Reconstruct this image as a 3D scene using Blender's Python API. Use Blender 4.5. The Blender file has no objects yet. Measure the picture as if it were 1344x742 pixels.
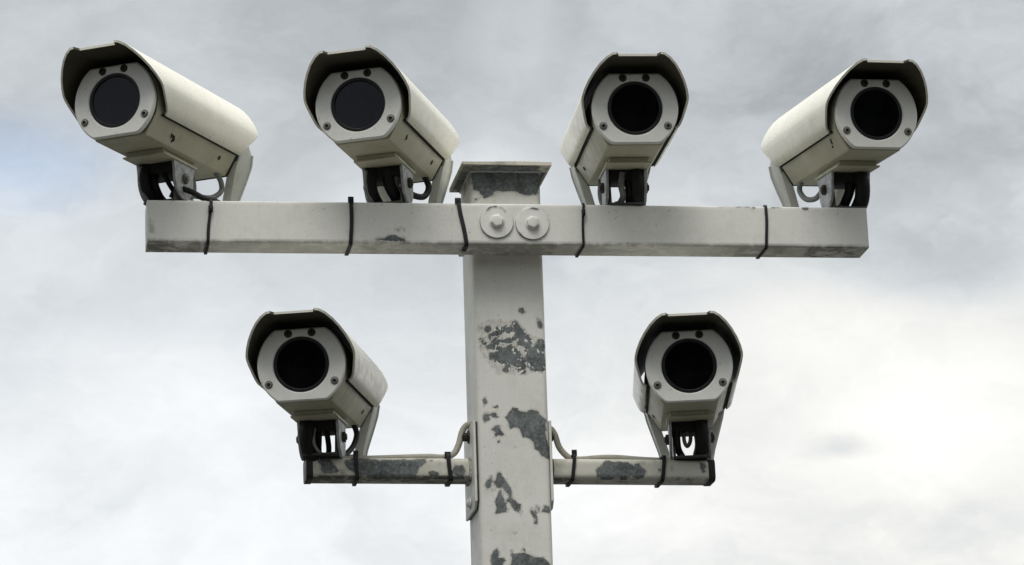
import bpy, bmesh, math, random
from mathutils import Matrix, Vector, noise
random.seed(7)
C = bpy.context.scene.collection
S = 0.12                     # one drawing unit (the post's width) in metres
R = math.radians

# ---------------------------------------------------------------- camera
def Rz(a): return Matrix.Rotation(a, 4, 'Z')
def Rx(a): return Matrix.Rotation(a, 4, 'X')
def Ry(a): return Matrix.Rotation(a, 4, 'Y')
cam_data = bpy.data.cameras.new('photo_camera')
cam = bpy.data.objects.new('photo_camera', cam_data); C.objects.link(cam)
cam.matrix_world = Matrix.Translation(Vector((-7.0964, -41.4017, -13.0948)) * S) @ Rz(-0.168657) @ Rx(math.pi/2 + 0.277351) @ Rz(-0.039816)
cam_data.sensor_width = 36; cam_data.lens = 4159.08/1344*36
cam_data.clip_start = 0.05; cam_data.clip_end = 6000
bpy.context.scene.camera = cam
vs = bpy.context.scene.view_settings
vs.view_transform = 'Standard'; vs.look = 'None'; vs.gamma = 1; vs.exposure = .24
vs.use_curve_mapping = False
GROUND_Z = -26.4

# ---------------------------------------------------------------- node helper
class NT:
    def __init__(s, tree): s.t = tree; s.n = tree.nodes; s.l = tree.links
    def node(s, kind, **kw):
        n = s.n.new(kind)
        for k, v in kw.items(): setattr(n, k, v)
        return n
    def put(s, sock, v):
        if v is None: return
        if isinstance(v, bpy.types.NodeSocket): s.l.new(v, sock)
        else: sock.default_value = v
    def m(s, op, a, b=None, c=None, clamp=False):
        n = s.node('ShaderNodeMath', operation=op, use_clamp=clamp)
        s.put(n.inputs[0], a); s.put(n.inputs[1], b); s.put(n.inputs[2], c)
        return n.outputs[0]
    def vm(s, op, a, b=None, out=0):
        n = s.node('ShaderNodeVectorMath', operation=op)
        s.put(n.inputs[0], a); s.put(n.inputs[1], b)
        return n.outputs[out]
    def noise(s, vec, scale, detail=4, rough=.5, dist=0, out=0):
        n = s.node('ShaderNodeTexNoise')
        s.put(n.inputs['Vector'], vec); n.inputs['Scale'].default_value = scale
        n.inputs['Detail'].default_value = detail; n.inputs['Roughness'].default_value = rough
        n.inputs['Distortion'].default_value = dist
        return n.outputs[out]
    def ramp(s, f, a, b, lo=0.0, hi=1.0, smooth=True):
        n = s.node('ShaderNodeMapRange'); n.interpolation_type = 'SMOOTHSTEP' if smooth else 'LINEAR'
        s.put(n.inputs[0], f)
        for i, v in enumerate((a, b, lo, hi)): s.put(n.inputs[i+1], v)
        return n.outputs[0]
    def mix(s, f, a, b, mode='MIX'):
        n = s.node('ShaderNodeMix', data_type='RGBA', blend_type=mode)
        s.put(n.inputs[0], f)
        s.put(n.inputs[6], a if not isinstance(a, tuple) else (*a, 1)[:4])
        s.put(n.inputs[7], b if not isinstance(b, tuple) else (*b, 1)[:4])
        return n.outputs[2]

# ---------------------------------------------------------------- sky: an overcast day
world = bpy.data.worlds.new('World'); bpy.context.scene.world = world; world.use_nodes = True
w = NT(world.node_tree); w.n.clear()
SUN_EL, SUN_AZ = R(58), R(200)       # azimuth clockwise from +Y: behind the photographer, a little to one side
sky = w.node('ShaderNodeTexSky', sky_type='NISHITA'); sky.sun_disc = False
sky.sun_elevation = SUN_EL; sky.sun_rotation = SUN_AZ
tc = w.node('ShaderNodeTexCoord'); D_ = tc.outputs['Generated']
sep = w.node('ShaderNodeSeparateXYZ'); w.l.new(D_, sep.inputs[0]); Z_ = sep.outputs[2]
mp = w.node('ShaderNodeMapping'); w.l.new(D_, mp.inputs[0]); mp.inputs['Scale'].default_value = (1, 1, 1.7)
mp.inputs['Location'].default_value = (.37, .11, .0)
warp = w.noise(mp.outputs[0], 11.0, 5, .6, 0, out=1)
V_ = w.vm('ADD', mp.outputs[0], w.vm('MULTIPLY', w.vm('SUBTRACT', warp, (.5, .5, .5)), (.09, .09, .09)))
big = w.noise(V_, 5.0, 3, .5)
mid = w.noise(V_, 15.0, 6, .55, .3)
fine = w.noise(V_, 48.0, 7, .6, .5)
val = w.ramp(Z_, .205, .335, .80, .485)
val = w.m('ADD', val, w.ramp(Z_, .02, .17, -.36, 0.0))      # overcast: dim at the horizon,
val = w.m('ADD', val, w.ramp(Z_, .40, .85, 0.0, .95))       # brightest overhead
val = w.m('ADD', val, w.m('MULTIPLY', w.m('SUBTRACT', big, .5), .22))
val = w.m('ADD', val, w.m('MULTIPLY', w.m('SUBTRACT', mid, .5), .40))
val = w.m('ADD', val, w.m('MULTIPLY', w.m('SUBTRACT', fine, .5), .13))
def lobe(d, r, amp, sx=1.0, sz=1.0, rag=.35):
    "a ragged bright or dark bank of cloud about a direction"
    global val
    q = w.vm('SUBTRACT', D_, d); q = w.vm('MULTIPLY', q, (1/sx, 1, 1/sz))
    l = w.m('ADD', w.vm('LENGTH', q, out=1), w.m('MULTIPLY', w.m('SUBTRACT', mid, .5), r*rag*4))
    val = w.m('ADD', val, w.ramp(l, 0.0, r, amp, 0.0))
for a in [
    ((.163, .925, .346), .026, .09, .8, 1.3, .8), ((.158, .935, .305), .026, .16, 1.1, .8, .5), ((.152, .93, .318), .02, .07, 1.2, .9, .8),
    ((.2616, .9403, .2178), .016, -.09, 1.5, .5), ((.300, .9154, .273), .034, -.13, 1.3, .5),
    ((.285, .930, .236), .060, .12, 1.3, .8), ((.262, .9403, .2185), .013, -.06, 1.3, .5, .5), ((.300, .935, .195), .03, -.05, 1.5, .5), ((.245, .937, .258), .040, .09, 1.4, .5),
    ((.012, .955, .300), .045, .09, 1.6, .8), ((.060, .9676, .245), .045, .08, 1.3, .7), ((.120, .9454, .300), .03, .12, 1.3, .8),
    ((.2728, .9156, .320), .07, -.06, 1.4, .8), ((.2499, .9489, .1929), .05, -.05, 1.4, .5)]:
    lobe(*a)
val = w.m('MAXIMUM', val, .3)
sx_ = w.node('ShaderNodeSeparateXYZ'); w.l.new(D_, sx_.inputs[0])
hue = w.mix(w.ramp(val, .50, .84), (.945, 1.0, 1.035), w.mix(w.ramp(sx_.outputs[0], .08, .28), (.975, 1.0, 1.02), (1.015, 1.005, .965)))
gap = w.m('ADD', w.vm('LENGTH', w.vm('MULTIPLY', w.vm('SUBTRACT', D_, (.006, .9497, .313)), (.6, 1, 1.3)), out=1), w.m('MULTIPLY', w.m('SUBTRACT', mid, .5), .03))
hue = w.mix(w.ramp(gap, .0, .034, .75, 0), hue, (.80, .97, 1.24))
cl = w.vm('MULTIPLY', hue, w.node('ShaderNodeCombineXYZ').outputs[0])
cx = cl.node.inputs[1].links[0].from_node
for i in range(3): w.l.new(val, cx.inputs[i])
cl10 = w.vm('MULTIPLY', cl, (10, 10, 10))
col = w.mix(.96, sky.outputs[0], cl10)
bg = w.node('ShaderNodeBackground'); w.l.new(col, bg.inputs[0]); bg.inputs[1].default_value = .1
wo = w.node('ShaderNodeOutputWorld'); w.l.new(bg.outputs[0], wo.inputs[0])

# the veiled sun: one soft lamp
sd = bpy.data.lights.new('sun', 'SUN'); sd.energy = 1.5; sd.angle = R(32); sd.color = (1.0, .96, .90)
sun = bpy.data.objects.new('sun', sd); C.objects.link(sun)
sv = Vector((math.sin(SUN_AZ)*math.cos(SUN_EL), math.cos(SUN_AZ)*math.cos(SUN_EL), math.sin(SUN_EL)))
sun.rotation_euler = sv.to_track_quat('Z', 'Y').to_euler(); sun.location = sv*20

# ---------------------------------------------------------------- materials
def mat(name):
    m = bpy.data.materials.new(name); m.use_nodes = True; t = NT(m.node_tree)
    return m, t, t.n['Principled BSDF']
def objvec(t): return t.node('ShaderNodeTexCoord').outputs['Object']
def bump(t, b, h, strength, dist=.002):
    n = t.node('ShaderNodeBump'); n.inputs['Strength'].default_value = strength; n.inputs['Distance'].default_value = dist
    t.l.new(h, n.inputs['Height']); t.l.new(n.outputs[0], b.inputs['Normal'])
def paint(name, base, grime, rough=.42, wear=False, grime_amt=.5, scale=1.0, chips=.0):
    m, t, b = mat(name); v0 = objvec(t)
    oi = t.node('ShaderNodeObjectInfo'); rnd = oi.outputs['Random']; loc = oi.outputs['Location']
    v = t.vm('ADD', v0, t.vm('MULTIPLY', loc, (3.1, 3.1, 3.1)))
    n1 = t.noise(v, 7*scale, 6, .6); n2 = t.noise(v, 45*scale, 5, .65); n3 = t.noise(v, 240*scale, 3, .6)
    stretch = t.node('ShaderNodeMapping'); stretch.inputs['Scale'].default_value = (60, 60, 7); t.l.new(v, stretch.inputs[0])
    run = t.noise(stretch.outputs[0], 1, 4, .55)
    g = t.m('MULTIPLY', t.ramp(n1, .42, .72), t.ramp(n2, .35, .7, .3, 1.0))
    g = t.m('ADD', g, t.m('MULTIPLY', t.ramp(run, .55, .8), .5))
    base_v = t.mix(t.m('MULTIPLY', rnd, .10), base, grime)
    speck = t.ramp(t.noise(v, 170*scale, 2, .5), .70, .76)
    c = t.mix(t.m('MULTIPLY', g, grime_amt, clamp=True), base_v, grime)
    c = t.mix(t.m('MULTIPLY', t.m('SUBTRACT', n3, .5), .35), c, (.0, .0, .0))
    c = t.mix(t.m('MULTIPLY', speck, .45), c, (.10, .075, .05))
    h = t.m('ADD', t.m('MULTIPLY', n2, .25), t.m('MULTIPLY', n3, .2))
    r = t.ramp(n2, .3, .7, rough-.07, rough+.12)
    if wear:
        at = t.node('ShaderNodeAttribute', attribute_name='bare')
        sx = t.node('ShaderNodeSeparateXYZ'); t.l.new(at.outputs['Vector'], sx.inputs[0])
        d, mot, seam = sx.outputs                        # distance into the bare patch, how broken it is, grime line and arm-bottom shade
        nn = t.m('SUBTRACT', t.noise(v, 55, 7, .68, .6), .5); nf = t.m('SUBTRACT', t.noise(v, 150, 4, .6), .5)
        e = t.m('ADD', d, t.m('ADD', t.m('MULTIPLY', nn, .09), t.m('MULTIPLY', nf, .05)))
        vo = t.noise(v, 95, 3, .55, 1.2)
        e = t.m('SUBTRACT', e, t.m('MULTIPLY', t.ramp(vo, .57, .66), mot))
        chip = t.ramp(t.noise(v, 62, 3, .5), .765, .79) if chips else None
        k = t.ramp(e, -.004, .006)
        if chip is not None: k = t.m('MAXIMUM', k, t.m('MULTIPLY', chip, chips))
        zn = t.noise(v, 35, 6, .7); zs = t.noise(v, 190, 2, .6)
        zinc = t.mix(t.ramp(zn, .3, .7), (.050, .062, .062), (.150, .168, .170)); zinc = t.mix(t.ramp(zs, .5, .72, 0, .6), zinc, (.24, .25, .24)); zinc = t.mix(t.ramp(zs, .48, .3, 0, .5), zinc, (.03, .035, .035))
        zinc = t.mix(t.ramp(nn, .02, .14, 0, .5), zinc, (.055, .05, .035))
        rim = t.m('MULTIPLY', t.ramp(e, -.03, -.004), t.m('SUBTRACT', 1.0, k))
        c = t.mix(t.m('MULTIPLY', rim, .38), c, (.22, .19, .14))
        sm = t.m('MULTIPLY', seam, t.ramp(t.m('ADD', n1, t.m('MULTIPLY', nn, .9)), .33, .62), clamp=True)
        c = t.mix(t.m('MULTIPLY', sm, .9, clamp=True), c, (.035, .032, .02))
        c = t.mix(k, c, zinc)
        r = t.m('ADD', r, t.m('MULTIPLY', k, .12))
        h = t.m('SUBTRACT', h, t.m('MULTIPLY', k, 3.5))
    t.l.new(c, b.inputs['Base Color']); t.put(b.inputs['Roughness'], r)
    bump(t, b, h, .35, .0012)
    return m
M = {}
M['post'] = paint('weathered_post_paint', (.70, .70, .66), (.34, .33, .27), .5, wear=True, grime_amt=.35, chips=.85)
M['beam'] = paint('weathered_beam_paint', (.71, .71, .67), (.36, .35, .29), .5, wear=True, grime_amt=.3, chips=.5)
M['arm'] = paint('weathered_arm_paint', (.60, .59, .52), (.20, .19, .12), .5, wear=True, grime_amt=.7, chips=.9)
M['cap'] = paint('weathered_cap_paint', (.66, .64, .54), (.09, .09, .06), .55, wear=True, grime_amt=1.0, chips=.9)
M['washer'] = paint('washer_paint', (.71, .71, .67), (.33, .32, .27), .5, grime_amt=.4)
M['cover'] = paint('cream_cover_paint', (.88, .86, .755), (.58, .56, .45), .30, grime_amt=.35)
M['inside'] = paint('shade_dark_cover_inside', (.085, .078, .048), (.035, .032, .02), .6, grime_amt=.7)  # shade inside the visor, put into the paint colour
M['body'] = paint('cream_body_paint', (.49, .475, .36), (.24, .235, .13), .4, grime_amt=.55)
M['face'] = paint('faceplate_paint', (.74, .74, .69), (.48, .48, .42), .38, grime_amt=.35)
M['bracket'] = paint('bracket_paint', (.60, .61, .56), (.28, .28, .22), .42, grime_amt=.5)
def galv():
    m, t, b = mat('galvanised_steel'); v = objvec(t)
    vo = t.node('ShaderNodeTexVoronoi'); vo.inputs['Scale'].default_value = 160; t.l.new(v, vo.inputs['Vector'])
    n = t.noise(v, 60, 6, .7)
    g = t.mix(vo.outputs['Distance'], (.30, .315, .32), (.48, .495, .50)); g = t.mix(t.ramp(n, .45, .75, 0, .7), g, (.13, .135, .13))
    t.l.new(g, b.inputs['Base Color']); b.inputs['Metallic'].default_value = .35
    t.put(b.inputs['Roughness'], t.ramp(n, .3, .7, .42, .62)); bump(t, b, n, .25, .001)
    return m
M['galv'] = galv()
def plain(name, c, rough, metal=0.0, vary=.4, scale=60, spec=.3):
    m, t, b = mat(name); v = objvec(t); n = t.noise(v, scale, 5, .6)
    t.l.new(t.mix(t.ramp(n, .35, .75), c, tuple(min(1, x*(1+vary)+.008) for x in c)), b.inputs['Base Color'])
    t.put(b.inputs['Roughness'], t.ramp(n, .3, .7, rough-.06, rough+.1)); b.inputs['Metallic'].default_value = metal
    b.inputs['Specular IOR Level'].default_value = spec; bump(t, b, n, .15, .001); return m
M['rubber'] = plain('black_rubber', (.006, .006, .006), .6)
M['tie'] = plain('black_nylon', (.006, .006, .007), .5)
M['hose'] = plain('grey_hose', (.16, .165, .155), .5)
M['gasket'] = plain('dark_gasket', (.012, .012, .010), .7)
M['yoke'] = plain('shade_dark_yoke_steel', (.055, .055, .05), .55, .3)  # steel coloured dark to carry the shade between the ears
M['screw'] = plain('screw_steel', (.17, .16, .145), .38, .7)
M['rust'] = plain('tarnished_bolt_steel', (.038, .032, .028), .6, .4, .8, 90)
M['dark'] = plain('black_anodised', (.004, .004, .005), .35)
M['ink'] = plain('black_marker_ink', (.02, .02, .018), .7)
M['endcap'] = plain('black_plastic_cap', (.014, .013, .012), .5)
def glass():
    m, t, b = mat('tinted_window_glass')
    t.n.remove(b); out = t.n['Material Output']
    tr = t.node('ShaderNodeBsdfTransparent'); tr.inputs[0].default_value = (.30, .31, .34, 1)
    gl = t.node('ShaderNodeBsdfGlossy'); gl.inputs['Roughness'].default_value = .04; gl.inputs[0].default_value = (.5, .53, .60, 1)
    fr = t.node('ShaderNodeFresnel'); fr.inputs[0].default_value = 1.36
    v = objvec(t); n = t.noise(v, 30, 6, .65)
    du = t.node('ShaderNodeBsdfDiffuse'); du.inputs[0].default_value = (.09, .09, .105, 1)
    a = t.node('ShaderNodeMixShader'); t.l.new(fr.outputs[0], a.inputs[0]); t.l.new(tr.outputs[0], a.inputs[1]); t.l.new(gl.outputs[0], a.inputs[2])
    c = t.node('ShaderNodeMixShader'); t.l.new(t.ramp(n, .3, .8, .01, .06), c.inputs[0]); t.l.new(a.outputs[0], c.inputs[1]); t.l.new(du.outputs[0], c.inputs[2])
    t.l.new(c.outputs[0], out.inputs[0]); return m
M['glass'] = glass()
def lensm():
    m, t, b = mat('coated_lens_glass'); b.inputs['Base Color'].default_value = (.004, .004, .010, 1)
    b.inputs['Roughness'].default_value = .06; b.inputs['IOR'].default_value = 1.7; return m
M['lens'] = lensm()
def groundm():
    m, t, b = mat('tarmac'); v = objvec(t)
    n1 = t.noise(v, .35, 6, .6); n2 = t.noise(v, 40, 5, .7)
    c = t.mix(n2, (.032, .032, .030), (.075, .073, .068)); c = t.mix(t.ramp(n1, .45, .65, 0, .6), c, (.04, .042, .035))
    t.l.new(c, b.inputs['Base Color']); b.inputs['Roughness'].default_value = .9; bump(t, b, n2, .5, .006); return m
M['ground'] = groundm()

# ---------------------------------------------------------------- mesh helpers (coordinates in drawing units)
class MB:
    def __init__(s): s.v = []; s.f = []
    def add(s, v, f):
        o = len(s.v); s.v += [tuple(x) for x in v]; s.f += [tuple(i+o for i in q) for q in f]; return s
    def box(s, a, b):
        (x0, y0, z0), (x1, y1, z1) = a, b
        return s.add([(x0,y0,z0),(x1,y0,z0),(x1,y1,z0),(x0,y1,z0),(x0,y0,z1),(x1,y0,z1),(x1,y1,z1),(x0,y1,z1)],
                     [(0,3,2,1),(4,5,6,7),(0,1,5,4),(1,2,6,5),(2,3,7,6),(3,0,4,7)])
    def loft(s, rings, caps=True, closed=True):
        n = len(rings[0]); v = [p for r in rings for p in r]; f = []
        for k in range(len(rings)-1):
            for i in range(n if closed else n-1):
                j = (i+1) % n; f.append((k*n+i, k*n+j, (k+1)*n+j, (k+1)*n+i))
        if caps: f += [tuple(range(n-1, -1, -1)), tuple((len(rings)-1)*n+i for i in range(n))]
        return s.add(v, f)
    def prism(s, prof, y0, y1):                       # profile in x,z pushed along y
        return s.loft([[(x, y0, z) for x, z in prof], [(x, y1, z) for x, z in prof]])
    def slab(s, prof, x0, x1):                        # profile in y,z pushed along x
        return s.loft([[(x0, y, z) for y, z in prof], [(x1, y, z) for y, z in prof]])
    def disc(s, c, r, axis, length, n=32, r2=None):
        a = Vector(axis).normalized(); u = a.orthogonal().normalized(); w_ = a.cross(u); c = Vector(c)
        r2 = r if r2 is None else r2
        rr = [[c + a*(length*t) + (u*math.cos(2*math.pi*i/n) + w_*math.sin(2*math.pi*i/n))*q for i in range(n)] for t, q in ((0, r), (1, r2))]
        return s.loft(rr)
    def tube(s, pts, r, n=10, closed=False, taper=None):
        P = [Vector(p) for p in pts]; rings = []; u = None
        for i, p in enumerate(P):
            if closed: d = P[(i+1) % len(P)] - P[i-1]
            else: d = P[min(i+1, len(P)-1)] - P[max(i-1, 0)]
            d.normalize()
            if u is None: u = d.orthogonal().normalized()
            u = (u - d*u.dot(d)).normalized(); q = d.cross(u)
            rings.append([p + (u*math.cos(2*math.pi*k/n) + q*math.sin(2*math.pi*k/n))*r for k in range(n)])
        if closed: rings.append(rings[0])
        return s.loft(rings, caps=not closed)
    def ring(s, outer, inner, y0, y1):                # plate with a hole, both outlines with the same count
        n = len(outer)
        v = [(x, y0, z) for x, z in outer] + [(x, y0, z) for x, z in inner] + [(x, y1, z) for x, z in outer] + [(x, y1, z) for x, z in inner]
        f = []
        for i in range(n):
            j = (i+1) % n
            f += [(i, j, n+j, n+i), (2*n+i, 3*n+i, 3*n+j, 2*n+j), (i, 2*n+i, 2*n+j, j), (n+i, n+j, 3*n+j, 3*n+i)]
        return s.add(v, f)
def mesh(mb, name, m, bevel=0, seg=2, ang=32, smooth=True):
    me = bpy.data.meshes.new(name)
    me.from_pydata([(a*S, b*S, c*S) for a, b, c in mb.v], [], mb.f)
    bm = bmesh.new(); bm.from_mesh(me)
    bmesh.ops.remove_doubles(bm, verts=bm.verts, dist=1e-6)
    bmesh.ops.recalc_face_normals(bm, faces=bm.faces)
    if bevel:
        es = [e for e in bm.edges if len(e.link_faces) == 2 and e.calc_face_angle(0) > R(ang)]
        bmesh.ops.bevel(bm, geom=es, offset=bevel*S, segments=seg, affect='EDGES', clamp_overlap=True, profile=.6)
    for f in bm.faces: f.smooth = smooth
    bm.to_mesh(me); bm.free(); me.materials.append(m)
    if smooth: me.set_sharp_from_angle(angle=R(ang))
    return me
def obj(name, me, parent=None, mw=None):
    o = bpy.data.objects.new(name, me); C.objects.link(o)
    if parent: o.parent = parent
    if mw is not None: o.matrix_local = mw
    return o
def thing(name, label, cat, loc=(0, 0, 0), rz=0, group=None):
    o = bpy.data.objects.new(name, None); C.objects.link(o); o.empty_display_size = .05
    o.location = Vector(loc)*S; o.rotation_euler = (0, 0, rz); o['label'] = label; o['category'] = cat
    if group: o['group'] = group
    return o
def smoothpath(ctrl, n=8):                            # Catmull-Rom through the control points
    P = [Vector(p) for p in ctrl]; P = [P[0]*2-P[1]] + P + [P[-1]*2-P[-2]]; out = []
    for i in range(1, len(P)-2):
        for k in range(n):
            t = k/n; a, b, c, d = P[i-1:i+3]
            out.append(.5*((2*b) + (c-a)*t + (2*a-5*b+4*c-d)*t*t + (3*b-a-3*c+d)*t**3))
    out.append(P[-2]); return out

# signed distance into flaked patches, stored on the mesh as the attribute 'bare'
def sd_poly(x, z, poly):
    d = 1e9; inside = False; n = len(poly)
    for i in range(n):
        x0, z0 = poly[i]; x1, z1 = poly[(i+1) % n]
        ex, ez = x1-x0, z1-z0; t = max(0, min(1, ((x-x0)*ex+(z-z0)*ez)/(ex*ex+ez*ez+1e-12)))
        d = min(d, (x-x0-ex*t)**2+(z-z0-ez*t)**2)
        if (z0 > z) != (z1 > z) and x < ex*(z-z0)/(z1-z0+1e-12)+x0: inside = not inside
    return math.sqrt(d) if inside else -math.sqrt(d)
def patches(me, polys, front, mottled=(), seam=None):
    boxes = [(min(p[0] for p in q)-.3, max(p[0] for p in q)+.3, min(p[1] for p in q)-.3, max(p[1] for p in q)+.3) for q in polys]
    at = me.attributes.new('bare', 'FLOAT_VECTOR', 'POINT')
    for i, v in enumerate(me.vertices):
        x, y, z = (c/S for c in v.co); d = -.3; mo = 0
        if front(x, y, z):
            for k, (q, b) in enumerate(zip(polys, boxes)):
                if b[0] < x < b[1] and b[2] < z < b[3]:
                    s_ = sd_poly(x, z, q)
                    if len(q) == 11 and q[0] == (-.44, -1.60): s_ = min(s_, -.013)
                    elif k in mottled: s_ += .014
                    if s_ > d: d = s_; mo = .085 if k in mottled else 0
        at.data[i].vector = (min(d, .12), mo, seam(x, y, z) if seam else 0)
def rounded_bar(xs, y0, y1, z0, z1, r, step, k=4):
    "square tube along x with rounded long edges, gridded finely enough to carry the patches"
    prof = []
    for cy, cz, a0 in ((y1-r, z1-r, 0), (y0+r, z1-r, 90), (y0+r, z0+r, 180), (y1-r, z0+r, 270)):
        arc = [(cy+r*math.cos(R(a0+90*i/k)), cz+r*math.sin(R(a0+90*i/k))) for i in range(k+1)]
        if prof:
            (a, b), (c, d) = prof[-1], arc[0]; L = math.hypot(c-a, d-b); n = max(1, round(L/step))
            prof += [(a+(c-a)*i/n, b+(d-b)*i/n) for i in range(1, n)]
        prof += arc
    (a, b), (c, d) = prof[-1], prof[0]; n = max(1, round(math.hypot(c-a, d-b)/step))
    prof += [(a+(c-a)*i/n, b+(d-b)*i/n) for i in range(1, n)]
    return prof
def grange(a, b, step): n = max(1, round(abs(b-a)/step)); return [a+(b-a)*i/n for i in range(n+1)]

# ---------------------------------------------------------------- ground
g = MB(); N = 24
gx = [(-1)**(i < N)*abs((i-N)/N)**3*16000 for i in range(2*N+1)]
g.v = [(x, y, GROUND_Z) for y in gx for x in gx]
g.f = [(j*(2*N+1)+i, j*(2*N+1)+i+1, (j+1)*(2*N+1)+i+1, (j+1)*(2*N+1)+i) for j in range(2*N) for i in range(2*N)]
o = obj('ground', mesh(g, 'ground', M['ground'])); o['kind'] = 'structure'

def canopy():
    m, t, b = mat('dark_foliage'); v = objvec(t); n = t.noise(v, 1.2, 8, .7)
    t.l.new(t.mix(t.ramp(n, .35, .65), (.012, .020, .007), (.055, .075, .028)), b.inputs['Base Color']); b.inputs['Roughness'].default_value = .9
    bump(t, b, n, 1, .3); return m
wd = MB(); rings = []
NA = 1700
for k in range(15):
    t_ = k/14; ring_ = []
    for i in range(NA):
        a = 2*math.pi*i/NA; p = Vector((math.cos(a)*9, math.sin(a)*9, t_*2))
        hgt = 92 - 50*math.sin(a) + 14*noise.noise(p*.6) + 9*noise.noise(p*2.1) + 7*noise.noise(p*7) + 6*noise.noise(p*23) + 3*noise.noise(p*60)
        bulge = math.sin(math.pi*min(t_*1.15, 1))*30 + 14*noise.noise(p*3+Vector((0, 0, 7))) + 12*noise.noise(p*20+Vector((0, 0, 7)))
        rad = 560 - bulge + 60*max(0, t_-.7)*3
        ring_.append((math.cos(a)*rad, math.sin(a)*rad - 40, GROUND_Z + .05 + hgt*math.sin(math.pi/2*t_)))
    rings.append(ring_)
wd.loft(rings, caps=False)
o = obj('woodland', mesh(wd, 'woodland', canopy(), ang=60)); o['kind'] = 'stuff'
o['label'] = 'dark belt of trees all round the open ground'; o['category'] = 'woodland'

# ---------------------------------------------------------------- post
PY0, PD = .5403, .9926
lean = lambda z: .0076*(z+.8)
W1 =  [[(0.124,-1.392),(0.147,-1.354),(0.183,-1.347),(0.215,-1.391),(0.202,-1.428),(0.158,-1.443)],[(0.373,-1.494),(0.395,-1.491),(0.437,-1.538),(0.451,-1.62),(0.425,-1.645),(0.39,-1.62),(0.37,-1.568)],[(-0.142,-1.526),(-0.107,-1.541),(-0.129,-1.563),(-0.15,-1.549)],[(-0.427,-1.808),(-0.383,-1.801),(-0.364,-1.852),(-0.344,-1.896),(-0.379,-1.874)],[(-0.358,-1.904),(-0.278,-1.874),(-0.221,-1.896),(-0.223,-1.94),(-0.353,-1.943)],[(-0.356,-1.638),(-0.298,-1.623),(-0.267,-1.66),(-0.307,-1.693),(-0.351,-1.697)],[(-0.222,-1.734),(-0.204,-1.623),(-0.168,-1.623),(-0.138,-1.674),(-0.15,-1.733),(-0.202,-1.778)],[(-0.293,-1.704),(-0.25,-1.712),(-0.232,-1.793),(-0.175,-1.822),(-0.177,-1.866),(-0.235,-1.874),(-0.275,-1.808)],[(-0.103,-1.637),(-0.066,-1.615),(-0.031,-1.637),(-0.008,-1.607),(0.033,-1.666),(0.009,-1.718),(-0.041,-1.703),(-0.105,-1.696)],[(0.037,-1.57),(0.066,-1.555),(0.108,-1.607),(0.163,-1.673),(0.218,-1.747),(0.28,-1.82),(0.278,-1.887),(0.212,-1.894),(0.162,-1.895),(0.098,-1.865),(0.115,-1.791),(0.073,-1.747),(0.055,-1.659)],[(-0.161,-1.822),(-0.074,-1.814),(-0.015,-1.792),(0.073,-1.747),(0.042,-1.814),(-0.046,-1.851),(-0.133,-1.851)],[(-0.313,-2.051),(-0.275,-1.999),(-0.211,-1.999),(-0.179,-1.94),(-0.079,-1.94),(-0.005,-1.91),(0.065,-1.954),(0.121,-1.998),(0.147,-2.086),(0.205,-2.071),(0.209,-1.968),(0.168,-1.909),(0.269,-1.909),(0.327,-1.923),(0.411,-1.975),(0.455,-1.982),(0.45,-2.085),(0.469,-2.159),(0.429,-2.247),(0.342,-2.255),(0.257,-2.226),(0.217,-2.13),(0.159,-2.13),(0.193,-2.189),(0.182,-2.277),(0.139,-2.292),(0.069,-2.219),(0.086,-2.167),(-0.001,-2.175),(-0.088,-2.19),(-0.129,-2.131),(-0.244,-2.131),(-0.25,-2.087),(-0.3,-2.084)],[(0.329,-1.879),(0.389,-1.817),(0.459,-1.812),(0.47,-1.893),(0.448,-1.975),(0.383,-1.968),(0.341,-1.938)],[(-0.119,-2.241),(-0.06,-2.197),(-0.01,-2.226),(-0.026,-2.263),(-0.113,-2.27)]]
W1 +=  [[(-0.429,-2.659),(-0.377,-2.623),(-0.373,-2.703),(-0.397,-2.761),(-0.417,-2.717)],[(-0.438,-2.907),(-0.378,-2.841),(-0.345,-2.907),(-0.349,-2.958),(-0.398,-2.991),(-0.444,-2.95)],[(-0.332,-2.863),(-0.3,-2.848),(-0.243,-2.87),(-0.209,-2.924),(-0.26,-2.928),(-0.33,-2.907)],[(-0.32,-3.095),(-0.264,-3.037),(-0.199,-3.023),(-0.195,-3.11),(-0.126,-3.194),(-0.198,-3.183),(-0.239,-3.154),(-0.27,-3.197),(-0.291,-3.197),(-0.266,-3.11),(-0.31,-3.117)],[(-0.296,-2.754),(-0.254,-2.768),(-0.224,-2.746),(-0.233,-2.805),(-0.254,-2.783)],[(-0.243,-3.241),(-0.215,-3.255),(-0.223,-3.284),(-0.244,-3.27)],[(-0.01,-3.321),(0.011,-3.331),(-0.004,-3.347)],[(-0.116,-2.921),(-0.055,-2.834),(-0.01,-2.778),(0.032,-2.797),(0.095,-2.841),(0.16,-2.848),(0.262,-2.802),(0.305,-2.819),(0.388,-2.892),(0.454,-2.958),(0.448,-2.997),(0.422,-3.031),(0.459,-3.096),(0.422,-3.111),(0.441,-3.183),(0.461,-3.285),(0.492,-3.314),(0.481,-3.495),(0.42,-3.51),(0.357,-3.459),(0.311,-3.372),(0.268,-3.372),(0.256,-3.299),(0.216,-3.241),(0.16,-3.198),(0.116,-3.209),(0.093,-3.139),(0.064,-3.096),(-0.007,-3.059),(-0.065,-3.078),(-0.076,-3.009)]]
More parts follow.
